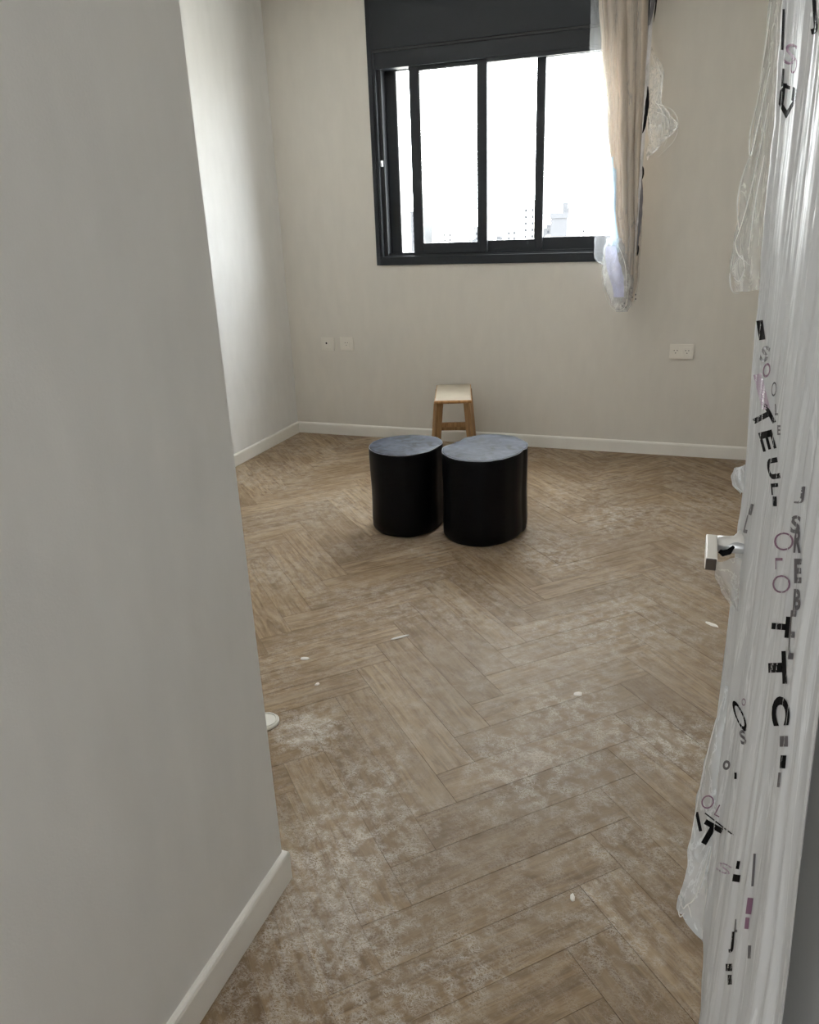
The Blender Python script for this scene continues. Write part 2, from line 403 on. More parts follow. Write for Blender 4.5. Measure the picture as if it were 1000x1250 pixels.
# rear fixed leaf with its stile in shade, then the sliding sashes
def sash(x0, x1, z0, z1, yc, sl, sr, rail_b, rail_t, nm='sash'):
    bm = bmesh.new(); d = .016
    box(bm, x0, x0+sl, yc-d, yc+d, z0, z1, .002); box(bm, x1-sr, x1, yc-d, yc+d, z0, z1, .002)
    box(bm, x0+sl, x1-sr, yc-d, yc+d, z0, z0+rail_b, .002); box(bm, x0+sl, x1-sr, yc-d, yc+d, z1-rail_t, z1, .002)
    for v in bm.verts: v.co -= win.location
    o = obj(nm, bm, M_alu, win)
    bm = bmesh.new(); box(bm, x0+sl-.003, x1-sr+.003, yc-.003, yc+.003, z0+rail_b-.003, z1-rail_t+.003)
    for v in bm.verts: v.co -= win.location
    obj('glass', bm, M_glass, o)
    bm = bmesh.new(); g = .004
    for q in ((x0+sl, x0+sl+g, z0+rail_b, z1-rail_t), (x1-sr-g, x1-sr, z0+rail_b, z1-rail_t)):
        box(bm, q[0], q[1], yc-d+.002, yc-.003, q[2], q[3])
    for v in bm.verts: v.co -= win.location
    obj('gasket', bm, M_rubber, o)
    return o
zt = 2.40
sash(WX0+.05, -1.40, WZ0+.064, zt, YW+.106, .095, .05, .012, .02)
sash(-1.875, -1.372, WZ0+.07, zt, YW+.042, .064, .052, .064, .04)
sash(-1.08, WX1-.03, WZ0+.064, zt, YW+.104, .045, .05, .085, .03)
sash(-1.425, -1.02, WZ0+.07, zt, YW+.076, .035, .045, .070, .03)
bm = bmesh.new(); box(bm, WX0+.061, WX0+.072, yf-.006, yf+.022, 1.825, 1.862, .002); box(bm, WX0+.063, WX0+.070, yf-.014, yf-.004, 1.85, 1.86, .002)
for v in bm.verts: v.co -= win.location
tag(obj('latch', bm, M_metal, win), 'small bright metal latch on the left of the window frame')
# outer sill slab
tag(bxo('trim_1', (WX0, WX1, YW+.14, YW+WT+.12, WZ0-.05, WZ0+.02), plain('stone_sill', (176, 172, 164), .7)), kind='structure')

# ------------------------------------------------------------------ sockets
def outlet(x0, x1, z0, z1, label, kind):
    cx, cz = (x0+x1)/2, (z0+z1)/2; W, H = x1-x0, z1-z0
    o = empty('wall_socket', (cx, YW, cz)); tag(o, label, 'socket')
    bm = bmesh.new(); box(bm, -W/2, W/2, -.012, 0, -H/2, H/2, .0015); obj('cover_plate', bm, M_sock, o)
    if kind == 'tv':
        bm = bmesh.new(); box(bm, -W*.36, W*.36, -.0145, -.009, -H*.36, H*.36, .002); obj('insert', bm, M_sock, o)
        bm = bmesh.new(); tube(bm, [(-.008, -.0152, .006), (-.008, -.0105, .006)], .007, 12); obj('hole', bm, M_black, o)
    else:
        k = 1 if kind == 'single' else 2
        for i in range(k):
            ox = 0 if k == 1 else (-W*.24 if i == 0 else W*.24)
            bm = bmesh.new(); hw = .022
            box(bm, ox-hw, ox+hw, -.0145, -.009, -.027, .027, .002); r_ = obj('insert', bm, M_sock, o)
            bm = bmesh.new()
            for dx, dz in ((-.009, .007), (.009, .007), (0, -.009)): tube(bm, [(ox+dx, -.0149, dz), (ox+dx, -.0125, dz)], .0032, 8)
            obj('pin_holes', bm, M_grey, r_)
    return o
M_sock = plain('ivory_plastic', (234, 230, 221), .4); M_grey = plain('grey_hole', (90, 88, 84), .5)
outlet(-2.603, -2.50, .628, .722, 'square ivory wall outlet with one dark hole, left of the pair by the corner', 'tv')
outlet(-2.452, -2.350, .632, .727, 'square ivory socket right of the one with a dark hole', 'single')
outlet(-.192, -.052, .626, .716, 'wide double ivory socket low on the back wall under the plastic puff', 'double')

# ------------------------------------------------------------------ stump side tables
def resin_top():
    mt, n, out = nodes('grey_blue_resin'); L = n.links
    t = N(n, 'ShaderNodeTexCoord'); a = N(n, 'ShaderNodeTexNoise', Scale=14.0, Detail=6.0, Distortion=1.2); L.new(t.outputs['Object'], a.inputs['Vector'])
    r = N(n, 'ShaderNodeValToRGB'); r.color_ramp.elements[0].position = .35; r.color_ramp.elements[1].position = .68
    r.color_ramp.elements[0].color = s2l((24, 28, 37)); r.color_ramp.elements[1].color = s2l((66, 74, 90))
    L.new(a.outputs['Fac'], r.inputs[0])
    b = N(n, 'ShaderNodeBsdfPrincipled'); L.new(r.outputs[0], b.inputs['Base Color']); setin(b, 'Roughness', .5); setin(b, 'Specular IOR Level', .12)
    bp = N(n, 'ShaderNodeBump', Strength=.4, Distance=.004); L.new(a.outputs['Fac'], bp.inputs['Height']); L.new(bp.outputs['Normal'], b.inputs['Normal'])
    L.new(b.outputs[0], out.inputs[0]); return mt
M_top = resin_top()
M_stump = plain('black_lacquer', (8, 9, 12), .42, bump=.25, scale=9, vary=.2, spec=.12)
M_rim = plain('pale_edge', (150, 155, 166), .5)  # thin pale line round the edge of the top
def stump(name, cx, cy, outline, h, label):
    root = empty(name, (cx, cy, 0)); tag(root, label, 'side table', 'black stump tables')
    k = 72
    def rad(a):
        a = a % (2*PI); pts = [(p[0], p[1]) for p in outline]; pts = [(pts[-1][0]-2*PI, pts[-1][1])]+pts+[(pts[0][0]+2*PI, pts[0][1])]
        return lerp_table(pts, a)
    def ring(a, z, s=1., dr=0.):
        r_ = rad(a)*s+dr; return Vector((math.cos(a)*r_, math.sin(a)*r_, z))
    levels = [(0, -.016), (.004, -.008), (.02, 0.0), (.06, .002), (.12, 0), (.22, -.002), (.32, 0), (h-.03, .001), (h-.008, .001), (h-.002, -.001), (h, -.004)]
    bm = bmesh.new(); prev = None
    for z_, dr in levels:
        cur = [bm.verts.new(ring(2*PI*i/k, z_, 1, dr+.0035*nz(math.cos(2*PI*i/k)*1.5+cx, math.sin(2*PI*i/k)*1.5, z_*4))) for i in range(k)]
        if prev:
            for i in range(k): bm.faces.new((prev[i], prev[(i+1) % k], cur[(i+1) % k], cur[i]))
        else: bm.faces.new(cur[::-1])
        prev = cur
    bm.faces.new(prev)
    obj('trunk', bm, M_stump, root, True)
    bm = bmesh.new(); rings = []
    for s, z_ in ((0.985, h-.002), (.982, h+.002), (.95, h+.003), (.7, h+.0025), (.45, h+.003), (.2, h+.002)):
        rings.append([bm.verts.new(ring(2*PI*i/k, z_+(.0015*nz(i*.3, s*5, cx) if s < .97 else 0), s)) for i in range(k)])
    for a, b in zip(rings, rings[1:]):
        for i in range(k): bm.faces.new((a[i], a[(i+1) % k], b[(i+1) % k], b[i]))
    c_ = bm.verts.new((0, 0, h+.002))
    for i in range(k): bm.faces.new((rings[-1][i], rings[-1][(i+1) % k], c_))
    obj('table_top', bm, M_top, root, True)
    bm = bmesh.new(); tube(bm, [ring(2*PI*i/k, h+.0005, 1, -.002) for i in range(k)]+[ring(0, h+.0005, 1, -.002)], .0016, 5)
    obj('rim', bm, M_rim, root, True)
    return root
D = math.radians
stump('stump_table', -1.365, 3.545, [(D(0), .170), (D(30), .190), (D(60), .2), (D(90), .19), (D(130), .182), (D(180), .185), (D(220), .19), (D(250), .197), (D(285), .197), (D(320), .180), (D(345), .170)], .432,
      'narrower black stump table with round grey-blue top, left of the two')
stump('stump_table', -.965, 3.565, [(D(2), .195), (D(12), .212), (D(40), .235), (D(75), .26), (D(100), .262), (D(125), .222), (D(150), .178), (D(165), .176), (D(195), .203), (D(225), .218), (D(255), .232), (D(285), .230), (D(305), .215), (D(330), .20)], .435,
      'wider black stump table with an uneven dented grey-blue top, right of the two')

# ------------------------------------------------------------------ wooden bench stool
def wood(name, rgb, rgb2, sx=1.5, sy=14, rough=.5):
    mt, n, out = nodes(name); L = n.links
    t = N(n, 'ShaderNodeTexCoord'); mp = N(n, 'ShaderNodeMapping'); mp.inputs['Scale'].default_value = (sy, sy, sx); L.new(t.outputs['Object'], mp.inputs[0])
    a = N(n, 'ShaderNodeTexNoise', Scale=4.0, Detail=6.0, Distortion=.8); L.new(mp.outputs[0], a.inputs['Vector'])
    r = N(n, 'ShaderNodeValToRGB'); r.color_ramp.elements[0].position = .35; r.color_ramp.elements[1].position = .7
    r.color_ramp.elements[0].color = s2l(rgb); r.color_ramp.elements[1].color = s2l(rgb2); L.new(a.outputs['Fac'], r.inputs[0])
    b = N(n, 'ShaderNodeBsdfPrincipled'); L.new(r.outputs[0], b.inputs['Base Color']); setin(b, 'Roughness', rough)
    bp = N(n, 'ShaderNodeBump', Strength=.2, Distance=.002); L.new(a.outputs['Fac'], bp.inputs['Height']); L.new(bp.outputs['Normal'], b.inputs['Normal'])
    L.new(b.outputs[0], out.inputs[0]); return mt
M_leg = wood('oiled_pine', (126, 94, 58), (166, 130, 86))
M_seat = plain('paint_stained_seat', (176, 166, 148), .5, bump=.2, scale=90, vary=.15)
M_seatw = wood('pine_edge', (150, 108, 62), (186, 142, 92))
st = empty('wooden_stool', (-1.483, 4.74, 0), math.radians(16.6)); tag(st, 'small pine bench stool with pale dusty seat behind the black stump tables', 'stool')
SW, SL, SH = .232, .50, .448
bm = bmesh.new(); box(bm, -SW/2, SW/2, -SL/2, SL/2, SH-.022, SH-.002, .006); seat = obj('seat', bm, M_seatw, st)
bm = bmesh.new(); box(bm, -SW/2+.006, SW/2-.006, -SL/2+.006, SL/2-.006, SH-.003, SH, .001); obj('seat_face', bm, M_seat, seat)
for sx in (-1, 1):
    for sy in (-1, 1):
        bm = bmesh.new(); rot_box(bm, (sx*.127, sy*(SL/2-.03), 0.0), (sx*.092, sy*(SL/2-.05), SH-.022), .046, .042)
        for v in bm.verts: v.co.z = max(v.co.z, 0)
        obj('leg', bm, M_leg, st)
for sy in (-1, 1):
    bm = bmesh.new(); box(bm, -.094, .094, sy*(SL/2-.044)-.011, sy*(SL/2-.044)+.011, .27 if sy < 0 else .14, .298 if sy < 0 else .168, .002); obj('stretcher', bm, M_leg, st)
for sx in (-1, 1):
    bm = bmesh.new(); box(bm, sx*.112-.009, sx*.112+.009, -SL/2+.05, SL/2-.05, .17, .196, .002); obj('side_rail', bm, M_leg, st)

# ------------------------------------------------------------------ small things on the floor
M_lid = plain('lid_white', (232, 230, 222), .45)
lid = empty('lid', (-1.212, 1.792, 0)); tag(lid, 'small round white plastic lid on the boards by the near wall edge', 'lid')
bm = bmesh.new(); tube(bm, [(0, 0, .0005), (0, 0, .002), (0, 0, .008), (0, 0, .011)], [.043, .045, .045, .042], 40); obj('disc', bm, M_lid, lid)
bm = bmesh.new(); tube(bm, [(.036*math.cos(a), .036*math.sin(a), .0115) for a in [2*PI*i/36 for i in range(37)]], .0022, 6); obj('raised_ring', bm, M_lid, lid, True)
M_crumb = plain('plaster', (236, 232, 226), .8, bump=.4, scale=200)
def crumb(x, y, L_, W_, ang, label):
    bm = bmesh.new(); bmesh.ops.create_icosphere(bm, subdivisions=2, radius=1)
    for v in bm.verts:
        f_ = 1+.35*nz(v.co.x*1.7+x*9, v.co.y*1.7, v.co.z*1.7+y*5)
        v.co = Vector((v.co.x*L_/2*f_, v.co.y*W_/2*f_, max(v.co.z, -.3)*.0035*f_+.0014))
    o = obj('plaster_flake', bm, M_crumb, None, False); o.location = (x, y, 0); o.rotation_euler.z = ang
    tag(o, label, 'plaster flake', 'plaster flakes on the floor'); return o
crumb(-.99, 2.425, .075, .013, D(42), 'long thin white plaster flake along a board seam in mid floor')
crumb(-1.27, 2.18, .035, .02, D(20), 'white plaster flake left of mid floor, nearer the near wall')
crumb(-1.15, 2.04, .02, .012, D(70), 'tiny white plaster flake above the white blotch near the lid')
crumb(.13, 2.86, .06, .02, D(-35), 'white plaster flake on the right of the floor, before the door handle')
crumb(-.17, 1.41, .012, .022, D(10), 'upright white plaster flake near the middle right of the nearest boards')
crumb(-.285, 2.245, .03, .022, D(30), 'rounded white plaster flake in the dusty centre of the floor')

# ------------------------------------------------------------------ curtain bundle and its plastic
def cloth():
    mt, n, out = nodes('beige_curtain'); L = n.links
    t = N(n, 'ShaderNodeTexCoord'); mp = N(n, 'ShaderNodeMapping'); mp.inputs['Scale'].default_value = (60, 60, 2.0); L.new(t.outputs['Object'], mp.inputs[0])
    a = N(n, 'ShaderNodeTexNoise', Scale=1.2, Detail=4.0); L.new(mp.outputs[0], a.inputs['Vector'])
    mx = N(n, 'ShaderNodeMix', data_type='RGBA'); mx.inputs[6].default_value = s2l((182, 168, 152)); mx.inputs[7].default_value = s2l((214, 203, 190)); L.new(a.outputs['Fac'], mx.inputs[0])
    b = N(n, 'ShaderNodeBsdfPrincipled'); L.new(mx.outputs[2], b.inputs['Base Color']); setin(b, 'Roughness', .8); setin(b, 'Sheen Weight', .2)
    tl = N(n, 'ShaderNodeBsdfTranslucent'); L.new(mx.outputs[2], tl.inputs['Color'])
    mm = N(n, 'ShaderNodeMixShader'); mm.inputs[0].default_value = .16; L.new(b.outputs[0], mm.inputs[1]); L.new(tl.outputs[0], mm.inputs[2])
    L.new(mm.outputs[0], out.inputs[0]); return mt
M_cloth = cloth()
YC = 5.0
cL = [(.98, -.505), (1.1, -.52), (1.30, -.535), (1.55, -.575), (2.05, -.635), (2.35, -.68), (2.58, -.705), (2.92, -.735)]
cR = [(.98, -.42), (1.1, -.405), (1.30, -.405), (1.83, -.428), (2.3, -.435), (2.58, -.445), (2.92, -.45)]
cur = empty('curtain', (-.55, YC, 1.0)); tag(cur, 'beige curtain gathered into a narrow bundle at the right of the window', 'curtain')
def panel(x0f, x1f, y0, pleats, amp, z0, z1, seed, thick=True):
    def fn(u, v):
        z_ = z0+(z1-z0)*v; a, b = lerp_table(cL, z_), lerp_table(cR, z_)
        x_ = a+(b-a)*(x0f+(x1f-x0f)*u)
        ph = u*pleats*2*PI+seed+1.0*nz(u*2, z_*.9, seed)
        return Vector((x_+.005*math.cos(ph), y0+amp*math.sin(ph)+.006*nz(u*6, z_*3, seed), z_))-cur.location
    return grid(fn, 90, 46)
obj('cloth_panel', panel(0, 1, YC, 6, .022, 1.06, 2.90, 1.), M_cloth, cur, True)
obj('cloth_panel', panel(.45, 1, YC-.035, 2.5, .012, .99, 2.90, 4.), M_cloth, cur, True)
bm = bmesh.new(); tube(bm, [(-.79, YC-.01, 2.925), (-.3, YC-.01, 2.925)], .012, 10)
rl = obj('curtain_rail', bm, M_white); tag(rl, 'short white ceiling rail above the bundled beige curtain', 'curtain rail')

M_fclear = film('clear_film', clear=.76, rgb=(225, 226, 224), zs=.07, scale=24, crs=.12)
M_fmid = film('wrinkled_film', clear=.55, rgb=(222, 223, 222), zs=.25, scale=30, transl=.5, crs=.35)
M_flav = film('lavender_backlit_film', clear=.12, rgb=(212, 214, 238), zs=.6, scale=30, transl=.55)  # lavender of daylight shining through the film, put into its colour
M_fblue = film('blue_film', clear=.2, rgb=(176, 208, 232), zs=.2, scale=14, transl=.7)
M_ink = plain('black_ink', (12, 12, 14), .7, spec=.1); M_inkp = plain('plum_ink', (128, 92, 118), .45); M_inkg = plain('grey_ink', (96, 94, 98), .45)
M_lilac = plain('lilac_ink', (186, 166, 184), .45)
cb = empty('plastic_cover', (-.55, YC-.04, .96)); tag(cb, 'wrinkled clear plastic cover pulled over the bundled curtain, knotted at the bottom', 'plastic cover')
def crumple(fn, nu, nv, amp, fr=18, seed=0., ax=Vector((.5, -.85, 0))):
    def g(u, v):
        p = fn(u, v); k_ = ridge(p.x*fr+seed, p.z*fr*.55, p.y*fr+seed)+.5*ridge(p.x*fr*2.3, p.z*fr*1.4+seed, p.y*fr*2)
        return p+ax*(amp*(k_-.8))+Vector((amp*.5*nz(p.z*fr, p.x*fr, seed+3), 0, 0))
    return grid(g, nu, nv)
def cover(u, v):      # film round the front of the bundle
    z_ = .985+(2.90-.985)*v; a, b = lerp_table(cL, z_)-.02, lerp_table(cR, z_)+.012
    ang = PI*u; x_ = (a+b)/2-(b-a)/2*math.cos(ang)
    return Vector((x_, YC-.01-.055*math.sin(ang), z_))-cb.location
obj('cover_sheet', crumple(cover, 46, 110, .0045, 14, 2.), M_fclear, cb, True)
# film drawn across the glass side, down to the window sill
eL = [(1.17, -.60), (1.25, -.665), (1.5, -.665), (2.0, -.70), (2.37, -.735), (2.9, -.745)]
def sidef(u, v):
    z_ = 1.2+1.7*v; a = lerp_table(eL, z_); b = lerp_table(cL, z_)+.03
    return Vector((a+(b-a)*u, YC-.015+.02*math.sin(u*5+z_*2), z_))-cb.location
obj('side_sheet', crumple(sidef, 14, 90, .004, 12, 7.), film('side_film', clear=.62, rgb=(224, 227, 231), zs=.1, scale=20, transl=.6, crs=.1), cb, True)
def bluef(u, v):
    z_ = 1.27+.52*v; a = lerp_table([(1.27, -.555), (1.5, -.592), (1.8, -.603)], z_)
    return Vector((a+.045*u*(1 if v < .9 else .6), YC-.03, z_))-cb.location
tag(obj('blue_strip', crumple(bluef, 6, 30, .003, 20, 3.), M_fblue, cb, True), 'pale blue strip of plastic beside the glass')
def bagf(u, v):       # knotted bag end
    z_ = .93+.42*v; wv = lerp_table([(0, .035), (.12, .062), (.4, .088), (.75, .07), (1, .045)], v)
    cx_ = lerp_table([(0, -.478), (.3, -.50), (.7, -.535), (1, -.548)], v); a = 2*PI*u
    return Vector((cx_+wv*math.cos(a), YC-.04+wv*.5*math.sin(a), z_))-cb.location
obj('bag_end', crumple(bagf, 60, 50, .011, 24, 9.), M_fmid, cb, True)
def lavf(u, v):
    z_ = 1.02+.29*v; wv = lerp_table([(0, .03), (.5, .042), (1, .03)], v); cx_ = lerp_table([(0, -.497), (1, -.556)], v)
    return Vector((cx_-wv+2*wv*u, YC-.088-.02*math.sin(u*PI), z_))-cb.location
tag(obj('lavender_backlit_patch', crumple(lavf, 14, 30, .006, 26, 5.), M_flav, cb, True), 'milky patch of plastic with a lavender backlight tint in its colour')
# printed dark strip down the right edge, in pieces
def edgestrip(z0, z1, x0, x1, w0, mat, nm, yy=YC-.055):
    def f_(u, v):
        z_ = z0+(z1-z0)*v; ww = w0*(1-.75*abs(2*v-1)**2.5)
        return Vector((x0+(x1-x0)*v+ww*u+.003*nz(z_*30, u*3, x0), yy+.004*nz(z_*22, u, 2), z_))-cb.location
    return obj(nm, grid(f_, 4, 26), mat, cb, True)
edgestrip(2.42, 2.90, -.425, -.41, .028, M_inkg, 'printed_strip'); edgestrip(2.43, 2.90, -.402, -.390, .012, M_ink, 'printed_strip')
edgestrip(1.90, 2.13, -.424, -.412, .020, M_ink, 'printed_strip'); edgestrip(1.66, 1.73, -.411, -.411, .012, M_ink, 'printed_strip')
edgestrip(1.28, 1.66, -.418, -.412, .018, M_inkg, 'printed_strip', YC-.05); edgestrip(1.25, 1.31, -.412, -.411, .012, M_ink, 'printed_strip')
edgestrip(1.25, 2.9, -.428, -.425, .02, film('edge_film', clear=.2, rgb=(228, 228, 232), zs=.5, scale=40), 'edge_sheet', YC-.045)
for (px_, pz_) in ((-.425, 1.07), (-.422, 1.045), (-.418, 1.02), (-.40, 1.035), (-.398, 1.01), (-.46, .985), (-.472, .97), (-.452, .962)):
    bm = bmesh.new(); bmesh.ops.create_icosphere(bm, subdivisions=1, radius=.005)
    for v in bm.verts: v.co = Vector((v.co.x, v.co.y*.3, v.co.z*1.2))+Vector((px_, YC-.098, pz_))-cb.location
    obj('ink_fleck', bm, M_inkg, cb)
# puff of loose film to the right
def puff(u, v):
    a = 2*PI*u; z_ = 1.76+.56*v
    r_ = lerp_table([(0, .004), (.12, .035), (.3, .082), (.42, .058), (.52, .032), (.62, .036), (.8, .05), (.95, .02), (1, .006)], v)
    cx_ = lerp_table([(0, -.385), (.3, -.318), (.5, -.365), (.75, -.378), (1, -.41)], v)
    return Vector((cx_+r_*math.cos(a), YC-.03+.6*r_*math.sin(a), z_))-cb.location
obj('film_puff', crumple(puff, 44, 54, .010, 26, 13.), film('puff_film', clear=.84, rgb=(228, 228, 226), zs=.35, scale=34, crs=.4), cb, True)
def crease(pts, r_=.0022):
    P_ = [Vector(p) for p in pts]; o_ = []
    for i in range(len(P_)-1):
        for k in range(6):
            t_ = k/6; p0 = P_[max(i-1, 0)]; p1 = P_[i]; p2 = P_[i+1]; p3 = P_[min(i+2, len(P_)-1)]
            o_.append(.5*((2*p1)+(-p0+p2)*t_+(2*p0-5*p1+4*p2-p3)*t_*t_+(-p0+3*p1-3*p2+p3)*t_**3))
    o_.append(P_[-1]); o_ = [p-cb.location for p in o_]; k = len(o_)
    bm = bmesh.new(); tube(bm, o_, [r_*(.35+.65*math.sin(PI*i/(k-1))) for i in range(k)], 5); obj('film_crease', bm, M_crease, cb, True)
M_crease = plain('crease_white', (236, 236, 232), .3)
yy = YC-.085
for c_ in ([(-.365, yy, 2.05), (-.32, yy, 1.99), (-.315, yy, 1.9), (-.335, yy, 1.80)], [(-.36, yy, 2.04), (-.27, yy, 2.0), (-.235, yy, 1.93), (-.25, yy, 1.85), (-.33, yy, 1.77)],
           [(-.37, yy, 2.24), (-.345, yy, 2.18), (-.35, yy, 2.1), (-.365, yy, 2.03)], [(-.40, yy, 2.28), (-.37, yy, 2.22), (-.335, yy, 2.17), (-.33, yy, 2.09)],
           [(-.36, yy, 2.0), (-.30, yy, 1.97), (-.28, yy, 1.9), (-.30, yy, 1.82)], [(-.40, yy, 1.98), (-.39, yy, 1.90), (-.37, yy, 1.84)],
           [(-.56, yy, 1.0), (-.53, yy, .955), (-.49, yy, .94), (-.455, yy, .965), (-.445, yy, 1.03)], [(-.60, yy, 1.25), (-.60, yy, 1.12), (-.565, yy, 1.0)],
           [(-.655, yy, 2.25), (-.635, yy, 2.15), (-.60, yy, 2.0)], [(-.52, yy, 1.32), (-.47, yy, 1.2), (-.455, yy, 1.05)]):
    crease(c_)

# ------------------------------------------------------------------ door, opened flat into the room
door = empty('door_1', (.12, .42, 0)); tag(door, kind='structure')
M_door = plain('primed_door', (196, 196, 194), .5)
DX, DY0, DY1 = .128, .42, 1.185
def dpart(name, boxes, mat, parent=door, bev=.002):
    bm = bmesh.new()
    for b_ in boxes: box(bm, *b_, bev=bev)
    for v in bm.verts: v.co -= door.location
    return obj(name, bm, mat, parent)
dpart('door_leaf', [(DX, DX+.04, DY0, DY1, .01, 2.08)], M_door)
dpart('door_panel_moulding', [(DX+.038, DX+.046, DY0+.1, DY1-.1, .2, .9), (DX+.038, DX+.046, DY0+.1, DY1-.1, 1.05, 1.95)], M_door)
M_jamb = plain('grey_door_frame', (205, 209, 209), .55)
tag(shell('trim_2', [(.125, .30, .20, .405, 0, 2.12), (.30, XR, .20, .36, 0, 2.12)], M_jamb), kind='structure')
bm = bmesh.new()
for z_ in (.25, 1.05, 1.85): tube(bm, [(DX+.01, .4125, z_-.05), (DX+.01, .4125, z_+.05)], .007, 10)
for v in bm.verts: v.co -= door.location
obj('hinge', bm, M_metal, door)
# lever handle reaching out from the leaf, pointing towards the hinges
hd = dpart('handle', [(DX-.008, DX+.001, 1.075, 1.125, .92, 1.14)], M_white, bev=.002)
bm = bmesh.new(); tube(bm, [(DX, 1.11, 1.047), (.07, 1.11, 1.047), (.043, 1.11, 1.047)], [.010, .010, .010], 14)
for v in bm.verts: v.co -= door.location
obj('handle_neck', bm, M_metal, hd, True)
M_lever = plain('white_lever', (242, 238, 228), .4)
dpart('lever', [(.029, .0445, 1.035, 1.122, 1.040, 1.058)], M_lever, hd, .002)
dpart('lever_end', [(.030, .0435, 1.031, 1.035, 1.041, 1.057)], plain('brown_cap', (58, 48, 38), .5), hd, .001)

# wrapping film: plan path goes along the face, round the free edge and back
wrap = empty('plastic_wrap', (.09, 1.15, 0)); tag(wrap, 'milky printed plastic film wrapped around the open door with the white lever', 'plastic wrap')
xs = [(0, .119), (.25, .115), (.36, .103), (.47, .086), (.7, .078), (.95, .0775), (1.1, .0755), (1.35, .0665), (1.55, .061), (1.75, .0545), (2.1, .052)]
def wrapf(u, v):
    z_ = .004+2.10*v
    x_face = lerp_table(xs, z_)
    if u < .8:
        t_ = u/.8; y_ = .415+(1.20-.415)*t_
        # long pleats running up the door, meandering
        mnd = .06*nz(z_*.8, 3.1)+.03*nz(z_*2.1, 8.)
        s = (y_+mnd*(1-t_))*1.0
        pl = .0
        pl += .010*max(0, ridge(s*9, z_*.35, 1.)-.35); pl += .0065*max(0, ridge(s*23, z_*.7, 5.)-.3); pl += .0022*ridge(s*60, z_*2.2, 9.)
        base_x = .090+(x_face-.090)*max(0, min(1, (t_-.45)/.55))**1.3
        hin = lerp_table([(0, .104), (.9, .093), (1.25, .080), (2.1, .070)], z_)
        base_x = base_x+(hin-.090)*max(0, 1-t_/.45)
        x_ = min(.122, base_x+.006-pl+max(0, t_-.7)*.012*nz(z_*7, 4.4))
        if t_ > .97: x_ = min(.122, x_face+.0036*nz(z_*7, 4.4)+.0012*nz(z_*31, 2))
        return Vector((x_, y_, z_))-wrap.location
    t_ = (u-.8)/.2; a = PI*t_
    x_ = x_face+(.18-x_face)*t_
    return Vector((x_, 1.20+.022*math.sin(a)+.003*nz(z_*12, t_*6), z_))-wrap.location
M_wrap = film('door_film', clear=.06, rgb=(232, 234, 235), zs=.08, scale=26, rough=.42, lo=.3, hi=.7, transl=.12, bmp=.35)
sheet = obj('wrap_sheet', grid(wrapf, 260, 260), M_wrap, wrap, True)
# loose film standing off the free edge at the top
M_floose = film('loose_film', clear=.6, rgb=(222, 222, 218), zs=.12, scale=36, transl=.35, crs=.35)
def loose(u, v):
    z_ = 1.39+.72*v
    a = lerp_table([(1.39, .036), (1.43, .024), (1.5, .028), (1.58, .036), (1.7, .038), (2.1, .036)], z_)
    b = lerp_table(xs, z_)+.006
    return Vector((a+(b-a)*u, 1.205+.014*math.sin(u*6+z_*7), z_))-wrap.location
obj('loose_edge', crumple(loose, 26, 160, .006, 30, 3., Vector((.3, -.95, 0))), M_floose, wrap, True)
def flap(u, v):
    z_ = .31+.51*v
    a = lerp_table([(.31, .088), (.345, .046), (.38, .050), (.45, .054), (.55, .057), (.66, .062), (.74, .070), (.80, .078)], z_)
    if z_ < .37: z_ += .02*nz(u*5, 1.3)
    b = .112
    return Vector((a+(b-a)*u, 1.12-.02*math.sin(u*3)+.008*math.sin(z_*14+u*4), z_))-wrap.location
M_flap = film('flap_film', clear=.14, rgb=(226, 229, 230), zs=.35, scale=20, transl=.3, crs=.3)
flp = obj('loose_flap', crumple(flap, 40, 150, .006, 26, 6., Vector((.2, -.97, 0))), M_flap, wrap, True)
def blob_film(z0, z1, tab, y_, nm, mat):
    def f_(u, v):
        z_ = z0+(z1-z0)*v; a = lerp_table(tab, v); b = lerp_table(xs, z_)+.004
        return Vector((a+(b-a)*u, y_+.01*math.sin(u*5+v*4), z_))-wrap.location
    return obj(nm, crumple(f_, 12, 20, .0025, 40, z0*10, Vector((.1, -.99, 0))), mat, wrap, True)
blob_film(1.095, 1.145, [(0, .073), (.25, .060), (.5, .057), (.8, .060), (1, .074)], 1.20, 'film_tuft', M_flap)
blob_film(.955, 1.03, [(0, .072), (.3, .056), (.6, .046), (1, .044)], 1.10, 'film_tuft', film('tuft_film', clear=.4, rgb=(205, 203, 198), zs=.6, scale=24))
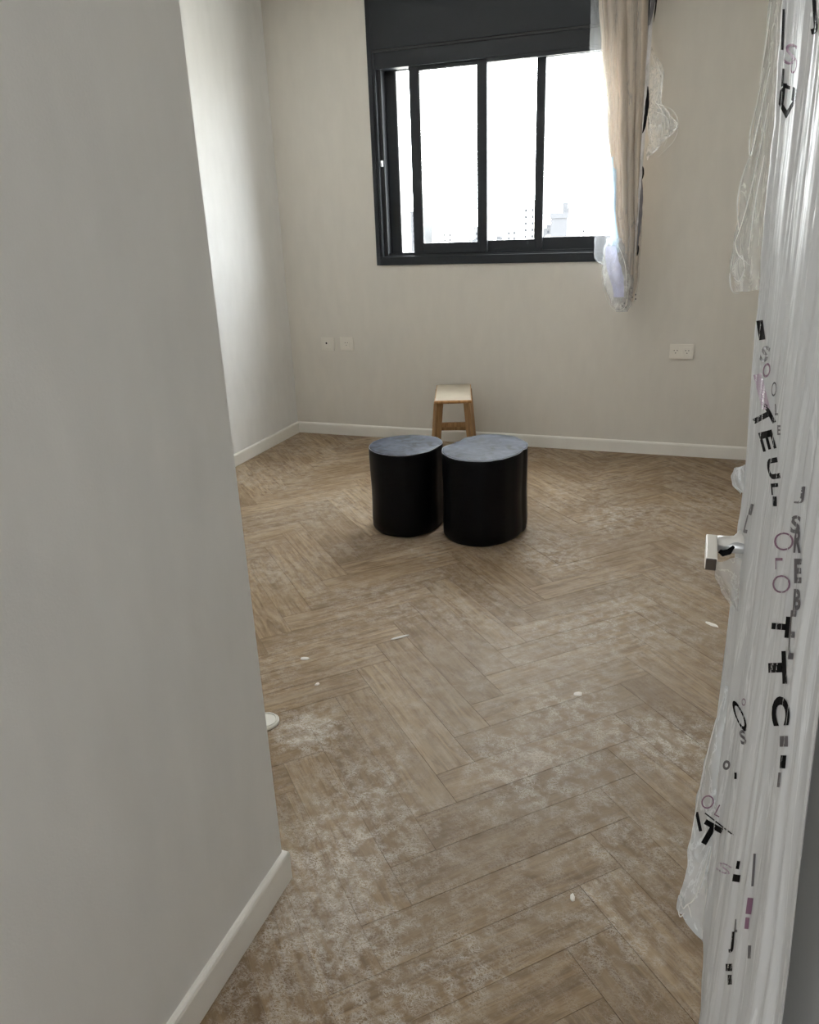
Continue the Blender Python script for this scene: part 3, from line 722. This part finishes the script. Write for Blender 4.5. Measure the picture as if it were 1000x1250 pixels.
# bright creases standing up in the loose film
def wcrease(pts, r_=.0009):
    P_ = [Vector(p) for p in pts]; o_ = []
    for i in range(len(P_)-1):
        for k in range(6):
            t_ = k/6; p0 = P_[max(i-1, 0)]; p1 = P_[i]; p2 = P_[i+1]; p3 = P_[min(i+2, len(P_)-1)]
            o_.append(.5*((2*p1)+(-p0+p2)*t_+(2*p0-5*p1+4*p2-p3)*t_*t_+(-p0+3*p1-3*p2+p3)*t_**3)-wrap.location)
    o_.append(P_[-1]-wrap.location); k = len(o_); bm = bmesh.new()
    tube(bm, o_, [r_*(.3+.7*math.sin(PI*i/(k-1))) for i in range(k)], 5); obj('film_crease', bm, M_crease, wrap, True)
ly = 1.185
for c_ in ([(.040, ly, 1.66), (.036, ly, 1.62), (.032, ly, 1.585), (.036, ly, 1.56), (.041, ly, 1.60), (.047, ly, 1.66)], [(.034, ly, 1.56), (.027, ly, 1.53), (.026, ly, 1.50), (.031, ly, 1.47)],
           [(.050, ly, 1.62), (.044, ly, 1.55), (.036, ly, 1.49), (.028, ly, 1.455)], [(.028, ly, 1.455), (.033, ly, 1.44), (.044, ly, 1.43), (.050, ly, 1.425)],
           [(.030, ly, 1.425), (.038, ly, 1.438), (.043, ly, 1.42), (.038, ly, 1.405), (.031, ly, 1.41)], [(.027, ly, 1.44), (.026, ly, 1.41), (.031, ly, 1.392), (.040, ly, 1.388)],
           [(.040, ly, 1.73), (.039, ly, 1.69), (.037, ly, 1.64)], [(.052, ly, 1.56), (.047, ly, 1.50), (.046, ly, 1.44)]):
    wcrease(c_)
fy = 1.095
for c_ in ([(.076, fy, .80), (.066, fy, .72), (.058, fy, .60), (.054, fy, .50)], [(.048, fy, .40), (.055, fy, .375), (.062, fy, .385), (.070, fy, .36)], [(.047, fy, .37), (.052, fy, .355), (.058, fy, .365)],
           [(.086, fy, .52), (.080, fy, .45), (.070, fy, .40), (.060, fy, .385)], [(.092, fy, .60), (.088, fy, .48), (.090, fy, .38)]):
    wcrease(c_, .0011)
# film twisted round the neck of the handle, with black print
bm = bmesh.new(); tube(bm, [(.078, 1.115, 1.058), (.069, 1.113, 1.055), (.058, 1.111, 1.050), (.044, 1.109, 1.052)], [.013, .0075, .0105, .009], 12)
for v in bm.verts: v.co += Vector((0, 0, .0025*nz(v.co.x*200, v.co.y*150, v.co.z*150)))-wrap.location
obj('handle_wrapping', bm, plain('milky_film', (222, 220, 214), .35), wrap, True)
bm = bmesh.new(); tube(bm, [(.0665, 1.098, 1.052), (.061, 1.096, 1.044), (.053, 1.097, 1.040), (.0485, 1.097, 1.043)], [.002, .0045, .005, .003], 8)
for v in bm.verts: v.co -= wrap.location
obj('ink_blot', bm, M_ink, wrap, True)

# ------------------------------------------------------------------ printing on the film: letter meshes laid onto the real folds
dg = bpy.context.evaluated_depsgraph_get(); dg.update()
def bvh_of(objs):
    vs, fs = [], []
    for o in objs:
        k = len(vs); off = o.parent.location
        vs += [v.co+off for v in o.data.vertices]; fs += [[i+k for i in p.vertices] for p in o.data.polygons]
    return BVHTree.FromPolygons(vs, fs)
def text_bm(s, bold=.02):
    c = bpy.data.curves.new('t', 'FONT'); c.body = s; c.size = 1; c.offset = bold; c.resolution_u = 4
    o = bpy.data.objects.new('t', c); COL.objects.link(o)
    me = bpy.data.meshes.new_from_object(o.evaluated_get(bpy.context.evaluated_depsgraph_get()))
    bpy.data.objects.remove(o); bpy.data.curves.remove(c)
    b_ = bmesh.new(); b_.from_mesh(me); bpy.data.meshes.remove(me); return b_
def shape_bm(kind):
    b_ = bmesh.new()
    if kind == 'ring':
        k = 28; A = [b_.verts.new((math.cos(2*PI*i/k)*.5, math.sin(2*PI*i/k)*.5, 0)) for i in range(k)]; B = [b_.verts.new((math.cos(2*PI*i/k)*.34, math.sin(2*PI*i/k)*.34, 0)) for i in range(k)]
        for i in range(k): b_.faces.new((A[i], A[(i+1) % k], B[(i+1) % k], B[i]))
    elif kind == 'bar':
        b_.faces.new([b_.verts.new(p) for p in ((-.5, -.5, 0), (.5, -.5, 0), (.5, .5, 0), (-.5, .5, 0))])
    elif kind == 'hook':
        for q in (((-.5, .3), (-.2, .5), (-.2, -.1), (-.5, -.1)), ((-.5, -.1), (-.2, -.1), (.05, -.25), (.05, -.5)), ((.05, -.5), (.05, -.25), (.5, .2), (.5, 0)), ((.25, .45), (.5, .4), (.5, 0), (.25, 0.05)), ((-.2, .5), (-.2, .38), (.1, .35), (.1, .45))):
            b_.faces.new([b_.verts.new((p[0], p[1], 0)) for p in q])
    return b_
def stamp(bvh, b_, px, py, wpx, hpx, ang, mat, parent, nm='printed_letter', lift=.0022, skew=0.):
    bmesh.ops.triangulate(b_, faces=b_.faces)
    for _ in range(4):
        es = [e for e in b_.edges if e.calc_length() > .07]
        if es: bmesh.ops.subdivide_edges(b_, edges=es, cuts=1); bmesh.ops.triangulate(b_, faces=b_.faces)
    X = [v.co.x for v in b_.verts]; Y = [v.co.y for v in b_.verts]
    x0, x1, y0, y1 = min(X), max(X), min(Y), max(Y); cs, sn = math.cos(ang), math.sin(ang); bad = []
    for v in b_.verts:
        a = (v.co.x-(x0+x1)/2)/max(x1-x0, 1e-6)*wpx; c_ = -(v.co.y-(y0+y1)/2)/max(y1-y0, 1e-6)*hpx
        a += skew*c_
        qx, qy = px+a*cs-c_*sn, py+a*sn+c_*cs
        d = (FWD*FPX+RGT*(qx-500)-UPV*(qy-625)).normalized()
        hit = bvh.ray_cast(CAM, d)
        if hit[0] is None: bad.append(v)
        else: v.co = hit[0]-d*lift-parent.matrix_world.translation if False else hit[0]-d*lift-wrap.location
    if bad: bmesh.ops.delete(b_, geom=bad, context='VERTS')
    # drop faces that jump between two folds
    big = [f for f in b_.faces if max(e.calc_length() for e in f.edges) > .2]
    if big: bmesh.ops.delete(b_, geom=big, context='FACES')
    if len(b_.faces) == 0: b_.free(); return
    return obj(nm, b_, mat, parent)
bw = bvh_of([sheet]); bf = bvh_of([flp, sheet])
T = lambda s, *a, **k: stamp(bw, text_bm(s, k.pop('bold', .03)), *a, **k)
# second strip: T E U running down the far side of the face
T('T', 931, 509, 26, 24, D(62), M_ink, sheet); T('E', 937, 538, 24, 17, D(75), M_ink, sheet); T('U', 944, 572, 26, 14, D(80), M_ink, sheet)
T('L', 946, 597, 14, 9, D(85), M_ink, sheet); T('I', 946, 612, 12, 5, D(90), M_ink, sheet)
T('I', 929, 403, 8, 24, D(-8), M_ink, sheet, bold=.1); T('S', 934, 432, 10, 20, D(15), M_inkg, sheet)
stamp(bw, shape_bm('bar'), 930, 478, 10, 44, D(-14), M_lilac, sheet, 'printed_patch'); stamp(bw, shape_bm('ring'), 936, 452, 9, 18, D(10), M_inkp, sheet)
T('O', 945, 475, 6, 18, D(5), M_inkg, sheet, bold=0); T('L', 948, 500, 4, 14, D(0), M_inkg, sheet); T('E', 951, 525, 4, 12, D(0), M_inkg, sheet)
T('L', 912, 640, 5, 22, D(14), M_inkg, sheet); T('I', 917, 622, 4, 14, D(14), M_inkg, sheet)
# third strip: lilac rings with a grey smudge, then black letters
T('O', 957, 661, 24, 22, D(0), M_inkp, sheet, bold=-.015); T('O', 954, 713, 22, 22, D(0), M_inkp, sheet, bold=-.015); T('L', 951, 688, 14, 9, D(90), M_inkp, sheet, bold=0)
T('R', 974, 660, 9, 30, D(4), M_inkg, sheet, bold=.04); T('E', 974, 697, 9, 30, D(0), M_inkg, sheet, bold=.05); T('B', 973, 732, 9, 26, D(3), M_inkg, sheet, bold=.04); T('S', 971, 640, 12, 22, D(8), M_inkg, sheet); T('J', 976, 604, 12, 22, D(8), M_inkg, sheet, bold=0)
T('T', 953, 765, 26, 22, D(95), M_ink, sheet, bold=.05); T('T', 949, 815, 40, 22, D(88), M_ink, sheet, bold=.05); T('C', 953, 868, 36, 22, D(88), M_ink, sheet, bold=.05)
T('I', 957, 905, 13, 10, D(90), M_inkg, sheet, bold=.05); T('I', 956, 930, 16, 7, D(95), M_ink, sheet); T('I', 951, 952, 18, 3, D(96), M_inkg, sheet)
T('E', 967, 775, 7, 60, D(4), M_inkg, sheet, bold=0)
# top strip
stamp(bw, shape_bm('hook'), 961, 124, 20, 42, D(6), M_ink, sheet); T('S', 965, 66, 14, 26, D(12), M_inkp, sheet, bold=0); T('L', 958, 95, 7, 22, D(4), M_ink, sheet)
T('J', 993, 20, 9, 44, D(-4), M_ink, sheet); T('I', 956, 36, 3, 50, D(2), M_ink, sheet, bold=0); T('O', 969, 80, 8, 20, D(8), M_inkp, sheet, bold=0)
# lower fragments
T('I', 920, 1062, 3, 40, D(4), M_inkg, sheet, bold=0)
stamp(bw, shape_bm('bar'), 915, 1106, 7, 20, D(8), M_inkp, sheet, 'printed_patch'); stamp(bw, shape_bm('bar'), 912, 1127, 5, 14, D(6), M_inkp, sheet, 'printed_patch')
T('J', 893, 1150, 6, 26, D(4), M_ink, sheet); T('I', 890, 1181, 8, 9, D(0), M_ink, sheet, bold=.08); T('I', 891, 1196, 5, 12, D(0), M_ink, sheet)
T('L', 899, 1130, 4, 16, D(6), M_inkg, sheet); T('I', 915, 1162, 4, 16, D(2), M_inkg, sheet)
TF = lambda s, *a, **k: stamp(bf, text_bm(s, k.pop('bold', .03)), *a, **k)
TF('T', 866, 1018, 24, 28, D(30), M_ink, flp, bold=.05); TF('O', 864, 979, 15, 17, D(28), M_inkp, flp, bold=-.01); TF('L', 878, 990, 7, 14, D(28), M_inkp, flp, bold=-.01)
stamp(bf, shape_bm('bar'), 878, 1006, 44, 1.6, D(38), M_ink, flp, 'printed_line'); TF('I', 853, 1003, 4, 24, D(-12), M_ink, flp)
stamp(bf, shape_bm('ring'), 903, 874, 10, 40, D(-22), M_ink, flp); TF('S', 907, 900, 7, 18, D(-10), M_inkg, flp); TF('O', 908, 857, 5, 9, D(0), M_inkp, flp, bold=0)
TF('o', 887, 934, 9, 12, D(10), M_inkg, flp); TF('I', 898, 947, 3, 8, D(0), M_ink, flp); TF('S', 884, 1060, 18, 12, D(25), M_lilac, flp, bold=0)
TF('I', 899, 1072, 9, 9, D(10), M_ink, flp, bold=.1); TF('I', 901, 1056, 4, 10, D(10), M_ink, flp)

# ------------------------------------------------------------------ the city beyond the glass
M_city = [plain('city_render_%d' % i, c, .85, vary=.05) for i, c in enumerate(((176, 172, 164), (74, 74, 76), (104, 103, 102), (50, 51, 54)))]
M_cwin = plain('city_glass', (40, 42, 46), 1.0, spec=0)
M_cground = plain('hazy_ground', (190, 187, 178), .9)
gr = tag(bxo('ground', (-1800, 900, 30, 2600, -42, -40), M_cground), kind='structure')
rc = random.Random(5)
for i in range(44):
    row, c_ = divmod(i, 11); dist = 190+row*115+rc.uniform(-22, 22); az = -.475+.041*(c_+.5+(.5 if row % 2 else 0))
    wv, dv = rc.uniform(8, 13)*(1+row*.5)*.8, rc.uniform(10, 18); wv = min(wv, dist*.04*.46); x_, y_ = az*dist, dist
    top = rc.uniform(-24, -9)+dist*.014+(9 if i % 7 == 0 else 0)
    o = empty('apartment_building', (x_, y_, -40), 0)
    tag(o, 'small hazy flat-roofed apartment block in the distant overexposed city beyond the window', 'building', 'distant apartment blocks')
    h_ = top+40
    bm = bmesh.new(); box(bm, -wv/2, wv/2, -dv/2, dv/2, 0, h_); box(bm, -wv/2-.2, wv/2+.2, -dv/2-.2, -dv/2+.2, h_, h_+1); box(bm, -wv*.15, wv*.15, -2, 3, h_, h_+3)
    obj('block', bm, M_city[i % 4], o)
    bm = bmesh.new()
    for fl in range(int(h_//3.2)):
        if fl*3.2 < h_-22: continue
        for k in range(int(wv//3.6)):
            xx = -wv/2+1.6+k*3.6; box(bm, xx, xx+1.1, -dv/2-.08, -dv/2+.02, fl*3.2+1.2, fl*3.2+2.6)
    tag(obj('windows', bm, M_cwin, o), kind='stuff')
    bm = bmesh.new(); tube(bm, [(wv*.25, 0, h_), (wv*.25, 0, h_+2)], .8, 10); obj('water_tank', bm, M_city[2], o)
